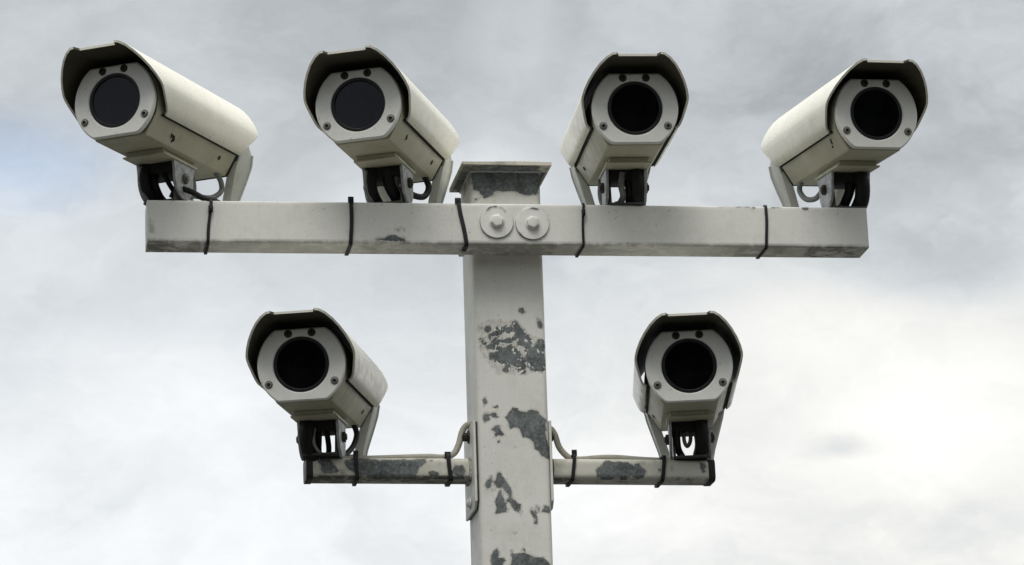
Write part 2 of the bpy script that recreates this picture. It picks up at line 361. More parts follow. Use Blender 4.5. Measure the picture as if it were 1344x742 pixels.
W1 +=  [[(-0.44,-3.869),(-0.409,-3.793),(-0.341,-3.74),(-0.331,-3.812),(-0.366,-3.897),(-0.39,-3.941),(-0.437,-3.907)],[(-0.352,-3.926),(-0.319,-3.911),(-0.315,-3.945),(-0.34,-3.954)],[(-0.317,-3.85),(-0.265,-3.727),(-0.254,-3.676),(-0.209,-3.737),(-0.138,-3.832),(-0.094,-3.908),(-0.079,-4.012),(-0.056,-4.06),(0.041,-4.164),(0.057,-4.24),(0.037,-4.283),(-0.031,-4.24),(-0.103,-4.154),(-0.128,-4.082),(-0.122,-4.022),(-0.18,-3.946),(-0.215,-3.898),(-0.28,-3.879)],[(-0.226,-3.936),(-0.193,-4.059),(-0.125,-4.239),(-0.201,-4.263),(-0.314,-4.276),(-0.292,-4.191),(-0.301,-4.078),(-0.266,-3.983)],[(0.175,-4.174),(0.206,-4.194),(0.24,-4.269),(0.269,-4.345),(0.253,-4.43),(0.219,-4.42),(0.219,-4.326),(0.175,-4.25)],[(0.255,-4.146),(0.315,-4.185),(0.298,-4.241),(0.257,-4.241)],[(0.336,-4.242),(0.367,-4.156),(0.442,-4.176),(0.457,-4.261),(0.392,-4.251)],[(-0.071,-4.528),(-0.029,-4.528),(-0.057,-4.573)],[(-0.398,-4.868),(-0.352,-4.802),(-0.313,-4.756),(-0.279,-4.831),(-0.3,-4.887),(-0.215,-4.869),(-0.198,-4.916),(-0.229,-4.985),(-0.205,-5.094),(-0.391,-5.092)],[(-0.119,-4.823),(-0.117,-4.757),(-0.076,-4.761),(-0.073,-4.823),(0.068,-4.824),(0.253,-4.882),(0.328,-4.882),(0.436,-4.996),(0.45,-5.099),(-0.149,-5.094),(-0.113,-4.907)],[(0.033,-4.758),(0.07,-4.762),(0.072,-4.805),(0.046,-4.796)]]
CAPW =  [[(-0.46,0.686),(0.527,0.699),(0.505,0.455),(0.465,0.357),(0.445,0.299),(0.369,0.298),(0.251,0.288),(0.206,0.33),(0.125,0.359),(0.019,0.358),(-0.098,0.357),(-0.174,0.356),(-0.134,0.326),(-0.194,0.277),(-0.289,0.239),(-0.323,0.287),(-0.369,0.305),(-0.373,0.341),(-0.46,0.364),(-0.451,0.455),(-0.467,0.504)],[(-0.441,0.231),(-0.394,0.238),(-0.419,0.207),(-0.426,0.183),(-0.443,0.189)]]
BM =  [[(-1.934,-0.556),(-1.907,-0.517),(-1.786,-0.507),(-1.719,-0.471),(-1.638,-0.47),(-1.586,-0.519),(-1.525,-0.519),(-1.526,-0.558),(-1.761,-0.565)],[(-1.644,-0.381),(-1.582,-0.375),(-1.57,-0.403),(-1.628,-0.401)],[(-1.542,-0.38),(-1.516,-0.38),(-1.522,-0.4)]]
BMr =  [[(2.935,0.006),(3.38,0.004),(3.379,-0.017),(2.934,-0.008)],[(3.407,-0.003),(3.465,-0.009),(3.445,-0.059),(3.411,-0.052)],[(3.689,-0.0),(3.827,0.002),(3.826,-0.016),(3.688,-0.018)],[(4.137,-0.002),(4.241,-0.001),(4.221,-0.043),(4.151,-0.044)]]
LA =  [[(-2.675,-3.525),(-2.692,-3.461),(-2.682,-3.433),(-2.512,-3.434),(-2.505,-3.498),(-2.461,-3.562),(-2.409,-3.607),(-2.508,-3.649),(-2.633,-3.643),(-2.668,-3.598)],[(-2.343,-3.471),(-2.27,-3.452),(-2.18,-3.416),(-2.036,-3.416),(-1.956,-3.453),(-1.188,-3.437),(-1.208,-3.51),(-1.3,-3.565),(-1.311,-3.611),(-1.357,-3.656),(-1.358,-3.684),(-2.007,-3.682),(-2.15,-3.654),(-2.239,-3.626),(-2.3,-3.58)],[(-1.185,-3.62),(-1.121,-3.611),(-1.05,-3.639),(-1.051,-3.685),(-1.106,-3.703),(-1.168,-3.666)],[(-0.849,-3.603),(-0.802,-3.539),(-0.702,-3.539),(-0.649,-3.594),(-0.67,-3.659),(-0.743,-3.695),(-0.842,-3.658)],[(-1.161,-3.455),(-1.107,-3.455),(-1.117,-3.483),(-1.153,-3.474)],[(-2.4,-3.608),(-2.346,-3.613),(-2.356,-3.639),(-2.391,-3.631)],[(-2.294,-3.694),(-2.133,-3.694),(-2.134,-3.745),(-2.295,-3.736)],[(-2.007,-3.682),(-1.358,-3.684),(-1.369,-3.739),(-1.864,-3.732)],[(-1.088,-3.703),(-0.689,-3.686),(-0.69,-3.723),(-1.071,-3.731)]]
RA =  [[(1.153,-3.611),(1.209,-3.566),(1.293,-3.494),(1.331,-3.458),(1.384,-3.485),(1.51,-3.486),(1.618,-3.495),(1.688,-3.55),(1.762,-3.504),(1.807,-3.514),(1.804,-3.577),(1.88,-3.614),(1.871,-3.677),(1.814,-3.731),(1.733,-3.74),(1.68,-3.704),(1.607,-3.722),(1.569,-3.758),(1.507,-3.748),(1.473,-3.694),(1.426,-3.73),(1.335,-3.751),(1.246,-3.738),(1.175,-3.702),(1.16,-3.657)],[(1.817,-3.495),(1.862,-3.505),(1.852,-3.517)],[(2.048,-3.587),(2.084,-3.587),(2.072,-3.641),(2.055,-3.632)],[(2.23,-3.578),(2.248,-3.578),(2.242,-3.624)],[(2.651,-3.516),(2.724,-3.516),(2.717,-3.634),(2.662,-3.643)]]
post = thing('steel_post', 'thick square off-white steel post with grey flaked patches and a flat cap', 'post', (0, PY0+PD/2, GROUND_Z))
PO = Vector((0, PY0+PD/2, GROUND_Z))
def on_post(mb): mb.v = [(x-PO.x, y-PO.y, z-PO.z) for x, y, z in mb.v]; return mb
prof = rounded_bar(None, -.5, .5, PY0, PY0+PD, .075, .035, 5)       # here: (x, y)
zs = [GROUND_Z, -16, -10, -7.5, -6.5] + grange(-6.0, .655, .035)
mb = MB().loft([[(x+lean(z), y, z) for x, y in prof] for z in zs])
me = mesh(mb, 'shaft', M['post'], ang=40)
HULL = [(-.44, -1.60), (-.30, -1.52), (-.05, -1.56), (.08, -1.54), (.30, -1.78), (.47, -1.80), (.49, -2.22), (.2, -2.30), (-.2, -2.30), (-.40, -2.05), (-.45, -1.85)]
nW = len(W1+CAPW)
patches(me, W1+CAPW+[HULL], lambda x, y, z: y < PY0+.08, mottled=range(3, 14), seam=lambda x, y, z: .75 if z > .45 else 0)
me.transform(Matrix.Translation(-PO*S))
obj('shaft', me, post)
cpx = grange(-.640, .630, .04); cpy = grange(.26, 1.57, .04)
mb = MB(); n = len(cpx)
top = [(x, y, .70 + .006*math.sin(x*4+y*3)) for y in cpy for x in cpx]; bot = [(x, y, .655+.0001) for y in cpy for x in cpx]
q = lambda o: [(o+j*n+i, o+j*n+i+1, o+(j+1)*n+i+1, o+(j+1)*n+i) for j in range(len(cpy)-1) for i in range(n-1)]
rim = [i for i in range(n)] + [j*n+n-1 for j in range(1, len(cpy))] + [(len(cpy)-1)*n+i for i in range(n-2, -1, -1)] + [j*n for j in range(len(cpy)-2, 0, -1)]
K = len(top)
mb.add(top+bot, q(0)+q(K)+[(rim[i], rim[(i+1) % len(rim)], K+rim[(i+1) % len(rim)], K+rim[i]) for i in range(len(rim))])
me = mesh(mb, 'cap_plate', M['cap'])
patches(me, [[(-.35, .28), (.45, .28), (.45, .55), (-.55, .56)], [(-.6, .6), (-.45, .5), (-.45, 1.5), (-.6, 1.5)]], lambda x, y, z: False)
for i, v in enumerate(me.vertices):
    x, y, z = (c/S for c in v.co)
    me.attributes['bare'].data[i].vector = (-.2, 0, .1) if (z > .67 or y < .265 or x < -.635 or x > .625) else ((.02 if (-.40 < x < .50 or y > .6) else -.03), .12, .8)
me.transform(Matrix.Translation(-PO*S)); obj('cap_plate', me, post)
# weld bead where the cap meets the shaft
wb = MB()
pts = [(-.485, PY0+.0), (.505, PY0+.0), (.505, PY0+PD), (-.485, PY0+PD)]
ring_ = []
for i in range(4):
    a, b = pts[i], pts[(i+1) % 4]
    for k in range(14):
        t = k/14; ring_.append((a[0]+(b[0]-a[0])*t+random.uniform(-.004, .004), a[1]+(b[1]-a[1])*t, .647+random.uniform(-.005, .005)))
wb.tube(ring_, .02, 6, closed=True)
obj('weld_bead', mesh(on_post(wb), 'weld_bead', M['galv']), post)

# ---------------------------------------------------------------- crossbeam
BX0, BX1, BH = -5.042, 5.073, .5915
beam = thing('crossbeam', 'long off-white square steel beam bolted across the front of the post near its top', 'beam', (0, .27, -BH/2))
BO = Vector((0, .27, -BH/2))
def shift(me, off): me.transform(Matrix.Translation(-Vector(off)*S)); return me
BD = .5403-.003
bp = rounded_bar(None, 0, BD, -BH, 0, .022, .04, 3)
mb = MB().loft([[(x, y, z) for y, z in bp] for x in grange(BX0, BX1, .04)])
me = mesh(mb, 'bar', M['beam'], ang=40)
def beam_seam(x, y, z):
    s_ = 0
    if z < -BH+.03: s_ = .5
    if z < -BH+.004 and y > .05: s_ = .3 + .3*max(0, noise.noise(Vector((x*.8, 3, 1))))
    if z < -BH+.05 and (3.2 < x < 3.9): s_ = max(s_, .6)
    if z < -BH+.004 and abs(x) < .6: s_ = .6
    if z < -BH+.004 and (x < -4.3 or x > 4.2): s_ = .85
    if y < .02 and math.hypot((x+4.98)/.05, (z+.35)/.12) < 1: s_ = .55
    return s_
patches(me, BM+BMr, lambda x, y, z: y < .03, seam=beam_seam)
obj('bar', shift(me, BO), beam)
hexn = 6
for bx, bz, rot in ((-.232, -.272, .2), (.268, -.290, .65)):
    wsh = MB(); rr = .234
    wsh.loft([[(q_*math.cos(a), y, q_*math.sin(a)) for a in [2*math.pi*i/96 for i in range(96)]] for y, q_ in
              [(.0, rr), (-.024, rr), (-.030, rr-.006)] + [(-.0301, rr-.006-.014*k) for k in range(1, 9)]])
    me = mesh(wsh, 'washer', M['beam'], ang=25)
    patches(me, [[(-.13, .15), (-.11, .215), (.0, .235), (.02, .20), (-.06, .195)] if bx < 0 else [(-.02, .20), (.0, .24), (.10, .225), (.09, .20)],
                 [(.06, .20), (.13, .13), (.15, .15), (.09, .21)] if bx < 0 else [(-.2, -.14), (-.16, -.17), (-.18, -.15)]],
            lambda x, y, z: True, seam=lambda x, y, z: .8 if math.hypot(x, z) > .229 or y > -.02 else .05)
    wo_ = obj('washer', me, beam, Matrix.Translation((Vector((bx, -.001, bz))-BO)*S))
    hb = MB()
    hb.loft([[(q*math.cos(a+rot), y, q*math.sin(a+rot)) for a in [2*math.pi*i/6 for i in range(6)]] for y, q in ((-.030, .092), (-.085, .092), (-.100, .076))])
    hb.disc((0, -.030, 0), .108, (0, -1, 0), .010, 24)
    obj('bolt_head', mesh(hb, 'bolt_head', M['washer'], bevel=.006, ang=30), wo_)
nb = MB().disc((-.68, .30, -.5915-.002), .055, (0, 0, -1), .05, 16, .05).disc((-.68, .30, -.6435), .05, (0, 0, -1), .03, 16, .022)
obj('bolt_end', shift(mesh(nb, 'bolt_end', M['bracket']), BO), beam)

# ---------------------------------------------------------------- lower arms
AY0, AY1 = .80, 1.22
def arm(side, polys, label):
    o_x = -.5 if side < 0 else .5
    lx = lambda z: o_x + lean(z)
    zc = -3.56 if side < 0 else -3.59
    base = Vector((lx(zc), PY0+PD/2, zc))
    t = thing('side_arm', label, 'bracket arm', base, 0, 'lower bracket arms of the post')
    x0, x1 = (-2.79, -.56) if side < 0 else (.575, 2.785)
    zt0, zt1 = (-3.405, -3.425) if side < 0 else (-3.43, -3.455)
    h = .300
    pr = rounded_bar(None, AY0, AY1, -h, 0, .075, .035, 5)
    xs = grange(x0, x1, .035)
    mb = MB().loft([[(x, y, z+zt0+(zt1-zt0)*(x-x0)/(x1-x0)) for y, z in pr] for x in xs])
    me = mesh(mb, 'bar', M['arm'], ang=40)
    sm = lambda x, y, z: (.95 if z < zc-.115 else 0) if y < AY1 else .3  # darker bottom: the underside's shading painted into the arm colour
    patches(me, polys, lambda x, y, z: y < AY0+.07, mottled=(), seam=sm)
    obj('bar', shift(me, base), t)
    # black plastic end cap
    ex = x0 if side < 0 else x1; s_ = side; zt = zt0 if side < 0 else zt1
    pr2 = rounded_bar(None, AY0-.008, AY1+.008, zt-h-.008, zt+.008, .07, .5, 5)
    cp = MB().loft([[(ex+s_*a, y, z) for y, z in pr2] for a in (-.02, .062, .075)])
    obj('end_cap', shift(mesh(cp, 'end_cap', M['endcap'], bevel=.008), base), t)
    # flange plate on the side of the post
    zt_, zb_ = -2.955, -4.185
    P = [(.555, zt_), (1.46, zt_), (1.46, zb_), (.66, zb_), (.555, zb_+.10)]
    gap_ = .022 if side < 0 else .002; fp = MB().slab(P, 0, side*.036)
    fp.v = [(x+lx(z)+side*gap_, y, z) for x, y, z in fp.v]
    sl = MB().slab([(y+(.012 if y < 1 else -.012), z+(.012 if z < -4 else -.012)) for y, z in P], 0, side*.019)
    sl.v = [(x+lx(z)+side*.002, y, z) for x, y, z in sl.v]
    me = mesh(fp, 'flange_plate', M['bracket'], bevel=.012)
    obj('flange_plate', shift(me, base), t)
    if side < 0: obj('dark_seam', shift(mesh(sl, 'dark_seam', M['rust']), base), t)  # thin dark slab between the plate and the post
    for by, bz, rr in ((.95, -3.10, .062), (.98, -4.03, .055)):
        b_ = MB(); X = lx(bz)+side*(gap_+.037); hh = .065 if bz > -3.5 else .028
        b_.disc((X, by, bz), rr*1.5, (side, 0, 0), .02, 20); b_.disc((X+side*.02, by, bz), rr, (side, 0, 0), hh, 6)
        b_.disc((X+side*(.02+hh), by, bz), rr*.55, (side, 0, 0), .012, 10)
        obj('flange_bolt', shift(mesh(b_, 'flange_bolt', M['rust' if bz > -3.5 else 'bracket'], bevel=.004), base), t)
    # weld fillet under and round the bar
    wl = MB(); X = lx(-3.55)+side*(gap_+.03)
    zl = (zt1 if side < 0 else zt0)
    loop = [(AY0, zl-.03), (AY0, zl-h+.03), (AY0+.04, zl-h), (AY1-.04, zl-h), (AY1, zl-h+.03), (AY1, zl-.03), (AY1-.04, zl), (AY0+.04, zl)]
    wl.tube([(X+side*.015, y, z) for y, z in loop], .028, 6, closed=True)
    obj('weld_bead', shift(mesh(wl, 'weld_bead', M['arm']), base), t)
    g1 = MB().slab([(AY0+.14, -3.70 if side < 0 else -3.72), (AY0+.20, -3.70 if side < 0 else -3.72), (AY0+.20, -3.95), (AY0+.14, -3.95)], 0, .01)
    return t
arm(-1, LA, 'lower left stub arm, off-white with a broad grey flaked patch and black end cap')
arm(1, RA, 'lower right stub arm, off-white with one dark flaked patch halfway along')

# ---------------------------------------------------------------- cable ties
def tie(label, xt, xb, y0, y1, z0, z1, wdt=.05, knob=None, th=.026, grp='black cable ties', lead=None):
    t = thing('cable_tie', label, 'cable tie', ((xt+xb)/2, y0, z0), 0, grp)
    wdt *= .86; th *= .8
    base = Vector(((xt+xb)/2, y0, z0)); o_ = .006
    mb = MB(); r = .03
    pr_out = rounded_bar(None, y0-o_-th, y1+o_+th, z0-o_-th, z1+o_+th, r+.02, .1, 4)
    pr_in = rounded_bar(None, y0-o_, y1+o_, z0-o_, z1+o_, r, .1, 4)
    xat = lambda z: xb+(xt-xb)*(z-z0)/(z1-z0) + .006*math.sin(z*9+xt)
    n = min(len(pr_out), len(pr_in)); pr_out = pr_out[:n]; 
    pr_in = [(min(max(y, y0-o_), y1+o_), min(max(z, z0-o_), z1+o_)) for y, z in pr_out]
    v = []
    for off in (-wdt/2, wdt/2):
        v += [(xat(z)+off, y, z) for y, z in pr_out] + [(xat(z)+off, y, z) for y, z in pr_in]
    f = []
    for i in range(n):
        j = (i+1) % n
        f += [(i, j, n+j, n+i), (2*n+i, 3*n+i, 3*n+j, 2*n+j), (i, 2*n+i, 2*n+j, j), (n+i, n+j, 3*n+j, 3*n+i)]
    mb.add(v, f)
    obj('strap', shift(mesh(mb, 'strap', M['tie'], ang=40), base), t)
    kz, ky = knob if knob else (z1-.13, y0-th)
    hd = MB().box((xat(kz)-wdt*.75, ky-.045, kz-.045), (xat(kz)+wdt*.75, ky, kz+.045))
    hd.box((xat(kz)-wdt*.3, ky-.06, kz-.03), (xat(kz)+wdt*.3, ky-.04, kz+.03))
    obj('lock_head', shift(mesh(hd, 'lock_head', M['tie'], bevel=.008), base), t)
    return t
B = (0, BD, -BH, 0)
tie('black cable tie round the left end of the upper beam', -4.175, -4.22, *B)
tie('black cable tie round the upper beam below the second camera from the left', -2.245, -2.262, *B, knob=(.03, .03), wdt=.06)
tie('slanting black cable tie round the upper beam just left of the post', -.752, -.665, *B, knob=(.03, .03), wdt=.065)
tie('thin black cable tie round the upper beam between the post and the third camera', 1.0, .972, *B, wdt=.038)
tie('thin black cable tie round the right end of the upper beam', 3.612, 3.59, *B, knob=(.01, .3), wdt=.045)
LAa = (AY0, AY1, -3.715, -3.37); 
tie('black cable tie round the outer half of the lower left arm beside the camera bracket', -2.168, -2.172, AY0, AY1, -3.71, -3.395, knob=(-3.36, AY0+.06), wdt=.055)
tie('black cable tie round the lower left arm next to the post', -.90, -.87, AY0, AY1, -3.722, -3.385, wdt=.065, knob=(-3.38, AY0+.06))
tie('black cable tie round the lower right arm next to the post', .865, .835, AY0, AY1, -3.732, -3.39, wdt=.055, knob=(-3.36, AY0+.04))
tie('bowed black cable tie round the lower right arm beside the camera bracket', 2.135, 2.10, AY0, AY1, -3.75, -3.42, wdt=.06, knob=(-3.43, AY1))

# grey cables that run along the lower arms and turn up into the post
def cable(label, ctrl, r, m, name='cable'):
    P = smoothpath(ctrl, 10); base = P[0].copy()
    mb = MB().tube(P, r, 10)
    o_ = obj(name, shift(mesh(mb, name, m, ang=60), base)); o_.location = base*S
    o_['label'] = label; o_['category'] = 'cable'; return o_
M['armcable'] = paint('painted_cable_sheath', (.40, .39, .33), (.17, .14, .09), .5, grime_amt=.8)
cable('painted grey cable rising from the lower left arm to the top of its flange plate',
      [(-2.35, 1.0, -3.40), (-1.9, .98, -3.395), (-1.2, .97, -3.375), (-.95, .96, -3.385), (-.80, .96, -3.335), (-.72, .97, -3.20), (-.665, .99, -3.02), (-.60, .99, -2.925), (-.52, 1.0, -2.90), (-.44, 1.0, -2.90)], .045, M['armcable'])
cable('painted grey cable rising from the lower right arm to the post',
      [(2.25, 1.02, -3.43), (1.9, 1.0, -3.42), (1.4, .98, -3.39), (.95, .98, -3.415), (.82, .99, -3.38), (.70, 1.0, -3.24), (.64, 1.0, -3.05), (.57, 1.0, -2.965), (.42, 1.0, -2.95)], .045, M['armcable'])

# ---------------------------------------------------------------- security cameras
def arc(cx, cz, r, a0, a1, n): return [(cx+r*math.cos(R(a0+(a1-a0)*i/n)), cz+r*math.sin(R(a0+(a1-a0)*i/n))) for i in range(n+1)]
RP = .593; ZT, ZB = .483, -.493
def face_outline(r, zt, zb, n=96):
    out = []
    for i in range(n):
        a = 2*math.pi*(i+.5)/n; x, z = r*math.cos(a), r*math.sin(a)
        k = 1.0
        if z > zt: k = zt/z
        if z < zb: k = zb/z
        out.append((x*k, z*k))
    return out
circ = lambda r, n=96: [(r*math.cos(2*math.pi*(i+.5)/n), r*math.sin(2*math.pi*(i+.5)/n)) for i in range(n)]
# face plate
mb = MB(); fo, fi = face_outline(RP, ZT, ZB), face_outline(RP-.018, ZT-.018, ZB+.018)
hole = circ(.392); hole2 = circ(.378)
n = len(fo); ringsv = [[(x, .075, z) for x, z in circ(.378)], [(x, .075, z) for x, z in fo], [(x, .015, z) for x, z in fo], [(x, .0, z) for x, z in fi], [(x, .0, z) for x, z in hole], [(x, .012, z) for x, z in hole2], [(x, .075, z) for x, z in circ(.378)]]
mb.loft(ringsv, caps=False)
ME = {}
ME['face_plate'] = mesh(mb, 'face_plate', M['face'], ang=28)
# face screws
mb = MB().disc((0, 0, 0), .055, (0, -1, 0), .004, 24)
mb.loft([[(r*math.cos(2*math.pi*i/24), y, r*math.sin(2*math.pi*i/24)) for i in range(24)] for y, r in ((-.004, .045), (-.018, .043), (-.022, .024), (-.008, .022))])
ME['screw'] = mesh(mb, 'screw', M['screw'])
ME['screw'].materials.append(M['gasket'])
for p in ME['screw'].polygons:
    if max(math.hypot(ME['screw'].vertices[i].co.x, ME['screw'].vertices[i].co.z) for i in p.vertices) < .0245*S: p.material_index = 1
mb = MB().disc((0, 0, 0), .019, (0, -1, 0), .0165, 6); ME['socket'] = mesh(mb, 'socket', M['gasket'])
ME['screw_dark'] = ME['screw'].copy(); ME['screw_dark'].materials[0] = M['rust']
# gasket between plate and body
mb = MB().loft([[(x, y, z) for x, z in face_outline(RP-.03, ZT-.02, ZB+.03)] for y in (.076, .164)]); ME['gasket'] = mesh(mb, 'gasket', M['gasket'])
# body: open box section, flat belly, chamfered sides
lo = [(-.37, -.49), (.37, -.49), (.552, -.20), (.572, -.06), (.588, .09)]
bprof = lo + arc(0, .02, .588, 10, 50, 6) + arc(0, .02, .588, 130, 170, 6) + [(-.588, .09), (-.572, -.06), (-.552, -.20)]
mb = MB().prism(bprof, .165, 2.70)
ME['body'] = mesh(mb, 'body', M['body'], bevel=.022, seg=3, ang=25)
rp = [(x*.992, z*.985) for x, z in bprof]
mb = MB().prism(rp, 2.702, 2.785); ME['rear_gasket'] = mesh(mb, 'rear_gasket', M['gasket'])
mb = MB().prism([(x*1.0, max(z, -.40)) for x, z in bprof], 2.772, 2.96); ME['rear_cap'] = mesh(mb, 'rear_cap', M['bracket'], bevel=.03, seg=3, ang=25)
# sun cover: bent sheet with a raked lip
half = [(.30, .640), (.36, .632), (.44, .588), (.525, .515), (.60, .425), (.665, .325), (.712, .225), (.736, .145), (.738, .10), (.728, .04), (.690, -.09), (.672, -.14), (.648, -.185), (.612, -.215), (.592, -.224)]
outer = [(-x, z) for x, z in reversed(half)] + [(-.262, .640), (-.13, .640), (0, .640), (.13, .640), (.262, .640)] + half
def inset(P, t):
    out = []
    for i, (x, z) in enumerate(P):
        a = P[max(i-1, 0)]; b = P[min(i+1, len(P)-1)]; dx, dz = b[0]-a[0], b[1]-a[1]; L = math.hypot(dx, dz)
        out.append((x+dz/L*t, z-dx/L*t))
    return out
inner = inset(outer, .030)
def lip(x, z):
    y = -.562 + (.634-z)*1.035
    if abs(x) < .27 and z > .55: y += .11
    return y
def rake(z): t = max(0, min(1, (z+.22)/.40)); return t*t*(3-2*t)
mb = MB(); n = len(outer)
ys = [0, .06, .15, .3, .5, .75, 1.0]
v = []
for k, t in enumerate(ys):
    for (x, z), (xi, zi) in zip(outer, inner): v.append((x, lip(x, z)*(1-t)+(2.70+.36*rake(z))*t, z))
for k, t in enumerate(ys):
    for (x, z), (xi, zi) in zip(outer, inner): v.append((xi, (lip(x, z)+.004)*(1-t)+(2.695+.36*rake(z))*t, zi))
f = []; m_ = len(ys); O_ = m_*n
for k in range(m_-1):
    for i in range(n-1):
        a = k*n+i; f += [(a, a+1, a+n+1, a+n), (O_+a+1, O_+a, O_+a+n, O_+a+n+1)]
    f += [(k*n, (k+1)*n, O_+(k+1)*n, O_+k*n), (k*n+n-1, O_+k*n+n-1, O_+(k+1)*n+n-1, (k+1)*n+n-1)]
for i in range(n-1):
    f += [(i+1, i, O_+i, O_+i+1), ((m_-1)*n+i, (m_-1)*n+i+1, O_+(m_-1)*n+i+1, O_+(m_-1)*n+i)]
mb.add(v, f); ME['sun_cover'] = mesh(mb, 'sun_cover', M['cover'], ang=50)
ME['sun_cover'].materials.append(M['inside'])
for p in ME['sun_cover'].polygons:                    # inner skin of the sheet, coloured dark for the shade under the cover
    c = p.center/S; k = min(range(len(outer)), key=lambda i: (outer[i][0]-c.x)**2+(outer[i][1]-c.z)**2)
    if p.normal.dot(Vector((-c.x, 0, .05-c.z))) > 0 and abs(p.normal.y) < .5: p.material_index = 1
# window: glass pane, retaining ring, dark well, lens barrel and front lens
mb = MB().disc((0, .034, 0), .377, (0, 1, 0), .02, 64); ME['window_glass'] = mesh(mb, 'window_glass', M['glass'])
mb = MB().ring(circ(.377), circ(.345), .018, .032); mb.tube([(.338*math.cos(2*math.pi*i/64), .026, .338*math.sin(2*math.pi*i/64)) for i in range(64)], .010, 8, closed=True); ME['retaining_ring'] = mesh(mb, 'retaining_ring', M['dark'], ang=40)
mb = MB(); well = [(.372, .056), (.372, .100), (.36, .104), (.36, .10)]
mb.loft([[(x, .056, z) for x, z in circ(.3765, 64)], [(x, .10, z) for x, z in circ(.3765, 64)], [(x, .10, z) for x, z in circ(.30, 64)], [(x, .111, z) for x, z in circ(.30, 64)]], caps=False)
mb.disc((0, .108, 0), .30, (0, 1, 0), .003, 64); ME['window_well'] = mesh(mb, 'window_well', M['dark'])
mb = MB().ring(circ(.235), circ(.165), .060, .106); ME['lens_barrel'] = mesh(mb, 'lens_barrel', M['dark'], ang=40)
mb = MB()
mb.loft([[(r*math.cos(2*math.pi*i/48), y, r*math.sin(2*math.pi*i/48)) for i in range(48)] for y, r in ((.104, .163), (.082, .16), (.074, .12), (.068, .07), (.066, .02))])
ME['lens'] = mesh(mb, 'lens', M['lens'], ang=60)
# underside
mb = MB().box((-.275, .88, -.552), (.275, 1.86, -.492)); ME['mounting_rail'] = mesh(mb, 'mounting_rail', M['body'], bevel=.012)
mb = MB().box((-.315, .85, -.578), (.315, 1.89, -.554)); ME['rail_plate'] = mesh(mb, 'rail_plate', M['body'], bevel=.006)
mb = MB()
for s_ in (-1, 1): mb.box((s_*.553-.02, .30, -.222), (s_*.553+.02, 2.68, -.203))
ME['gap_shade_strip'] = mesh(mb, 'gap_shade_strip', M['gasket'])  # dark strip standing in for the shaded gap below the cover edge
ear = [(1.20, -.577), (1.86, -.577)] + [(1.80, -.72)] + arc(1.51, -.80, .285, 0, -180, 14) + [(1.225, -.72)]
ME['bracket_ear'] = mesh(MB().slab(ear, -.02, .02), 'bracket_ear', M['galv'], bevel=.006)
mb = MB().disc((0, 1.51, -.79), .075, (1, 0, 0), .045, 6).disc((0, 1.51, -.79), .045, (1, 0, 0), .062, 12); ME['pivot_bolt'] = mesh(mb, 'pivot_bolt', M['rust'], bevel=.004)
mb = MB().box((-.245, 1.26, -.72), (.245, 1.80, -.578)); ME['pivot_block'] = mesh(mb, 'pivot_block', M['rubber'], bevel=.01)
ME['pivot_bolt_galv'] = ME['pivot_bolt'].copy(); ME['pivot_bolt_galv'].materials[0] = M['screw']
# base yoke that stands on the beam (its own frame: origin on the beam top)
def yoke_mesh(h):
    mb = MB().box((-.237, .0, 0), (.237, .42, .03)); ok = []
    for s_ in (-1, 1):
        pr = [(.02, .034), (.40, .034), (.36, h)] + arc(.21, h, .15, 0, 180, 10)[1:]
        q = MB().slab(pr, s_*.205, s_*.235); mb.add(q.v, q.f)
    for hx, hy in ((-.12, .1), (.12, .32)): mb.disc((hx, hy, .035), .045, (0, 0, 1), .03, 6)
    return mb
# rear bracket: two converging cheeks joined at the foot
mb = MB()
for s_ in (-1, 1):
    P = [(.568, .10, 2.82, 3.02), (.575, -.12, 2.79, 3.17), (.540, -.28, 2.78, 3.19), (.480, -.48, 2.79, 3.15), (.395, -.76, 2.83, 3.07), (.330, -1.06, 2.86, 3.0)]
    for t0, t1, ya, yb in ((.0, -.035, 0, 1),):
        rings = []
        for x, z, y0, y1 in P: rings.append([(s_*x, y0, z), (s_*x, y1, z), (s_*(x-.035), y1, z), (s_*(x-.035), y0, z)])
        mb.loft(rings)
    rings = []                                         # return lips front and back
    for x, z, y0, y1 in P[2:]: rings.append([(s_*(x-.001), y0-.02, z), (s_*(x-.13), y0-.02, z), (s_*(x-.13), y0+.015, z), (s_*(x-.001), y0+.015, z)])
    mb.loft(rings)
    rings = []
    for x, z, y0, y1 in P[1:]: rings.append([(s_*(x+.02), y1-.012, z), (s_*(x-.10), y1-.012, z), (s_*(x-.10), y1+.02, z), (s_*(x+.02), y1+.02, z)])
    mb.loft(rings)
mb.box((-.335, 2.25, -1.075), (.335, 3.17, -.93))
mb.box((-.20, 1.70, -1.075), (.20, 2.25, -1.0))
ME['rear_bracket'] = mesh(mb, 'rear_bracket', M['bracket'], bevel=.008)
ME['side_screw'] = mesh(MB().disc((0, 0, 0), .048, (1, 0, 0), .012, 16).disc((.012, 0, 0), .034, (1, 0, 0), .012, 6), 'side_screw', M['rust'])

POSE = [[-5.5232, -1.066, 1.0546, -0.5066, 0.0596, 0.0053], [-2.2632, -1.1926, 1.0064, -0.3672, 0.0743, -0.016],
        [1.5122, -1.3961, 0.9457, -0.0801, 0.0963, 0.0062], [4.9234, -1.3445, 0.9423, 0.0568, 0.1144, -0.0127],
        [-3.0472, -0.6283, -2.471, -0.2661, 0.085, -0.0033], [2.2385, -0.6404, -2.4797, -0.1907, 0.0852, -0.0025]]
LABEL = ['cream security camera at the left end of the upper beam, turned furthest to the left',
         'cream security camera on the upper beam immediately left of the post',
         'cream security camera on the upper beam immediately right of the post',
         'cream security camera at the right end of the upper beam',
         'cream security camera on the lower left arm of the post',
         'cream security camera on the lower right arm of the post']
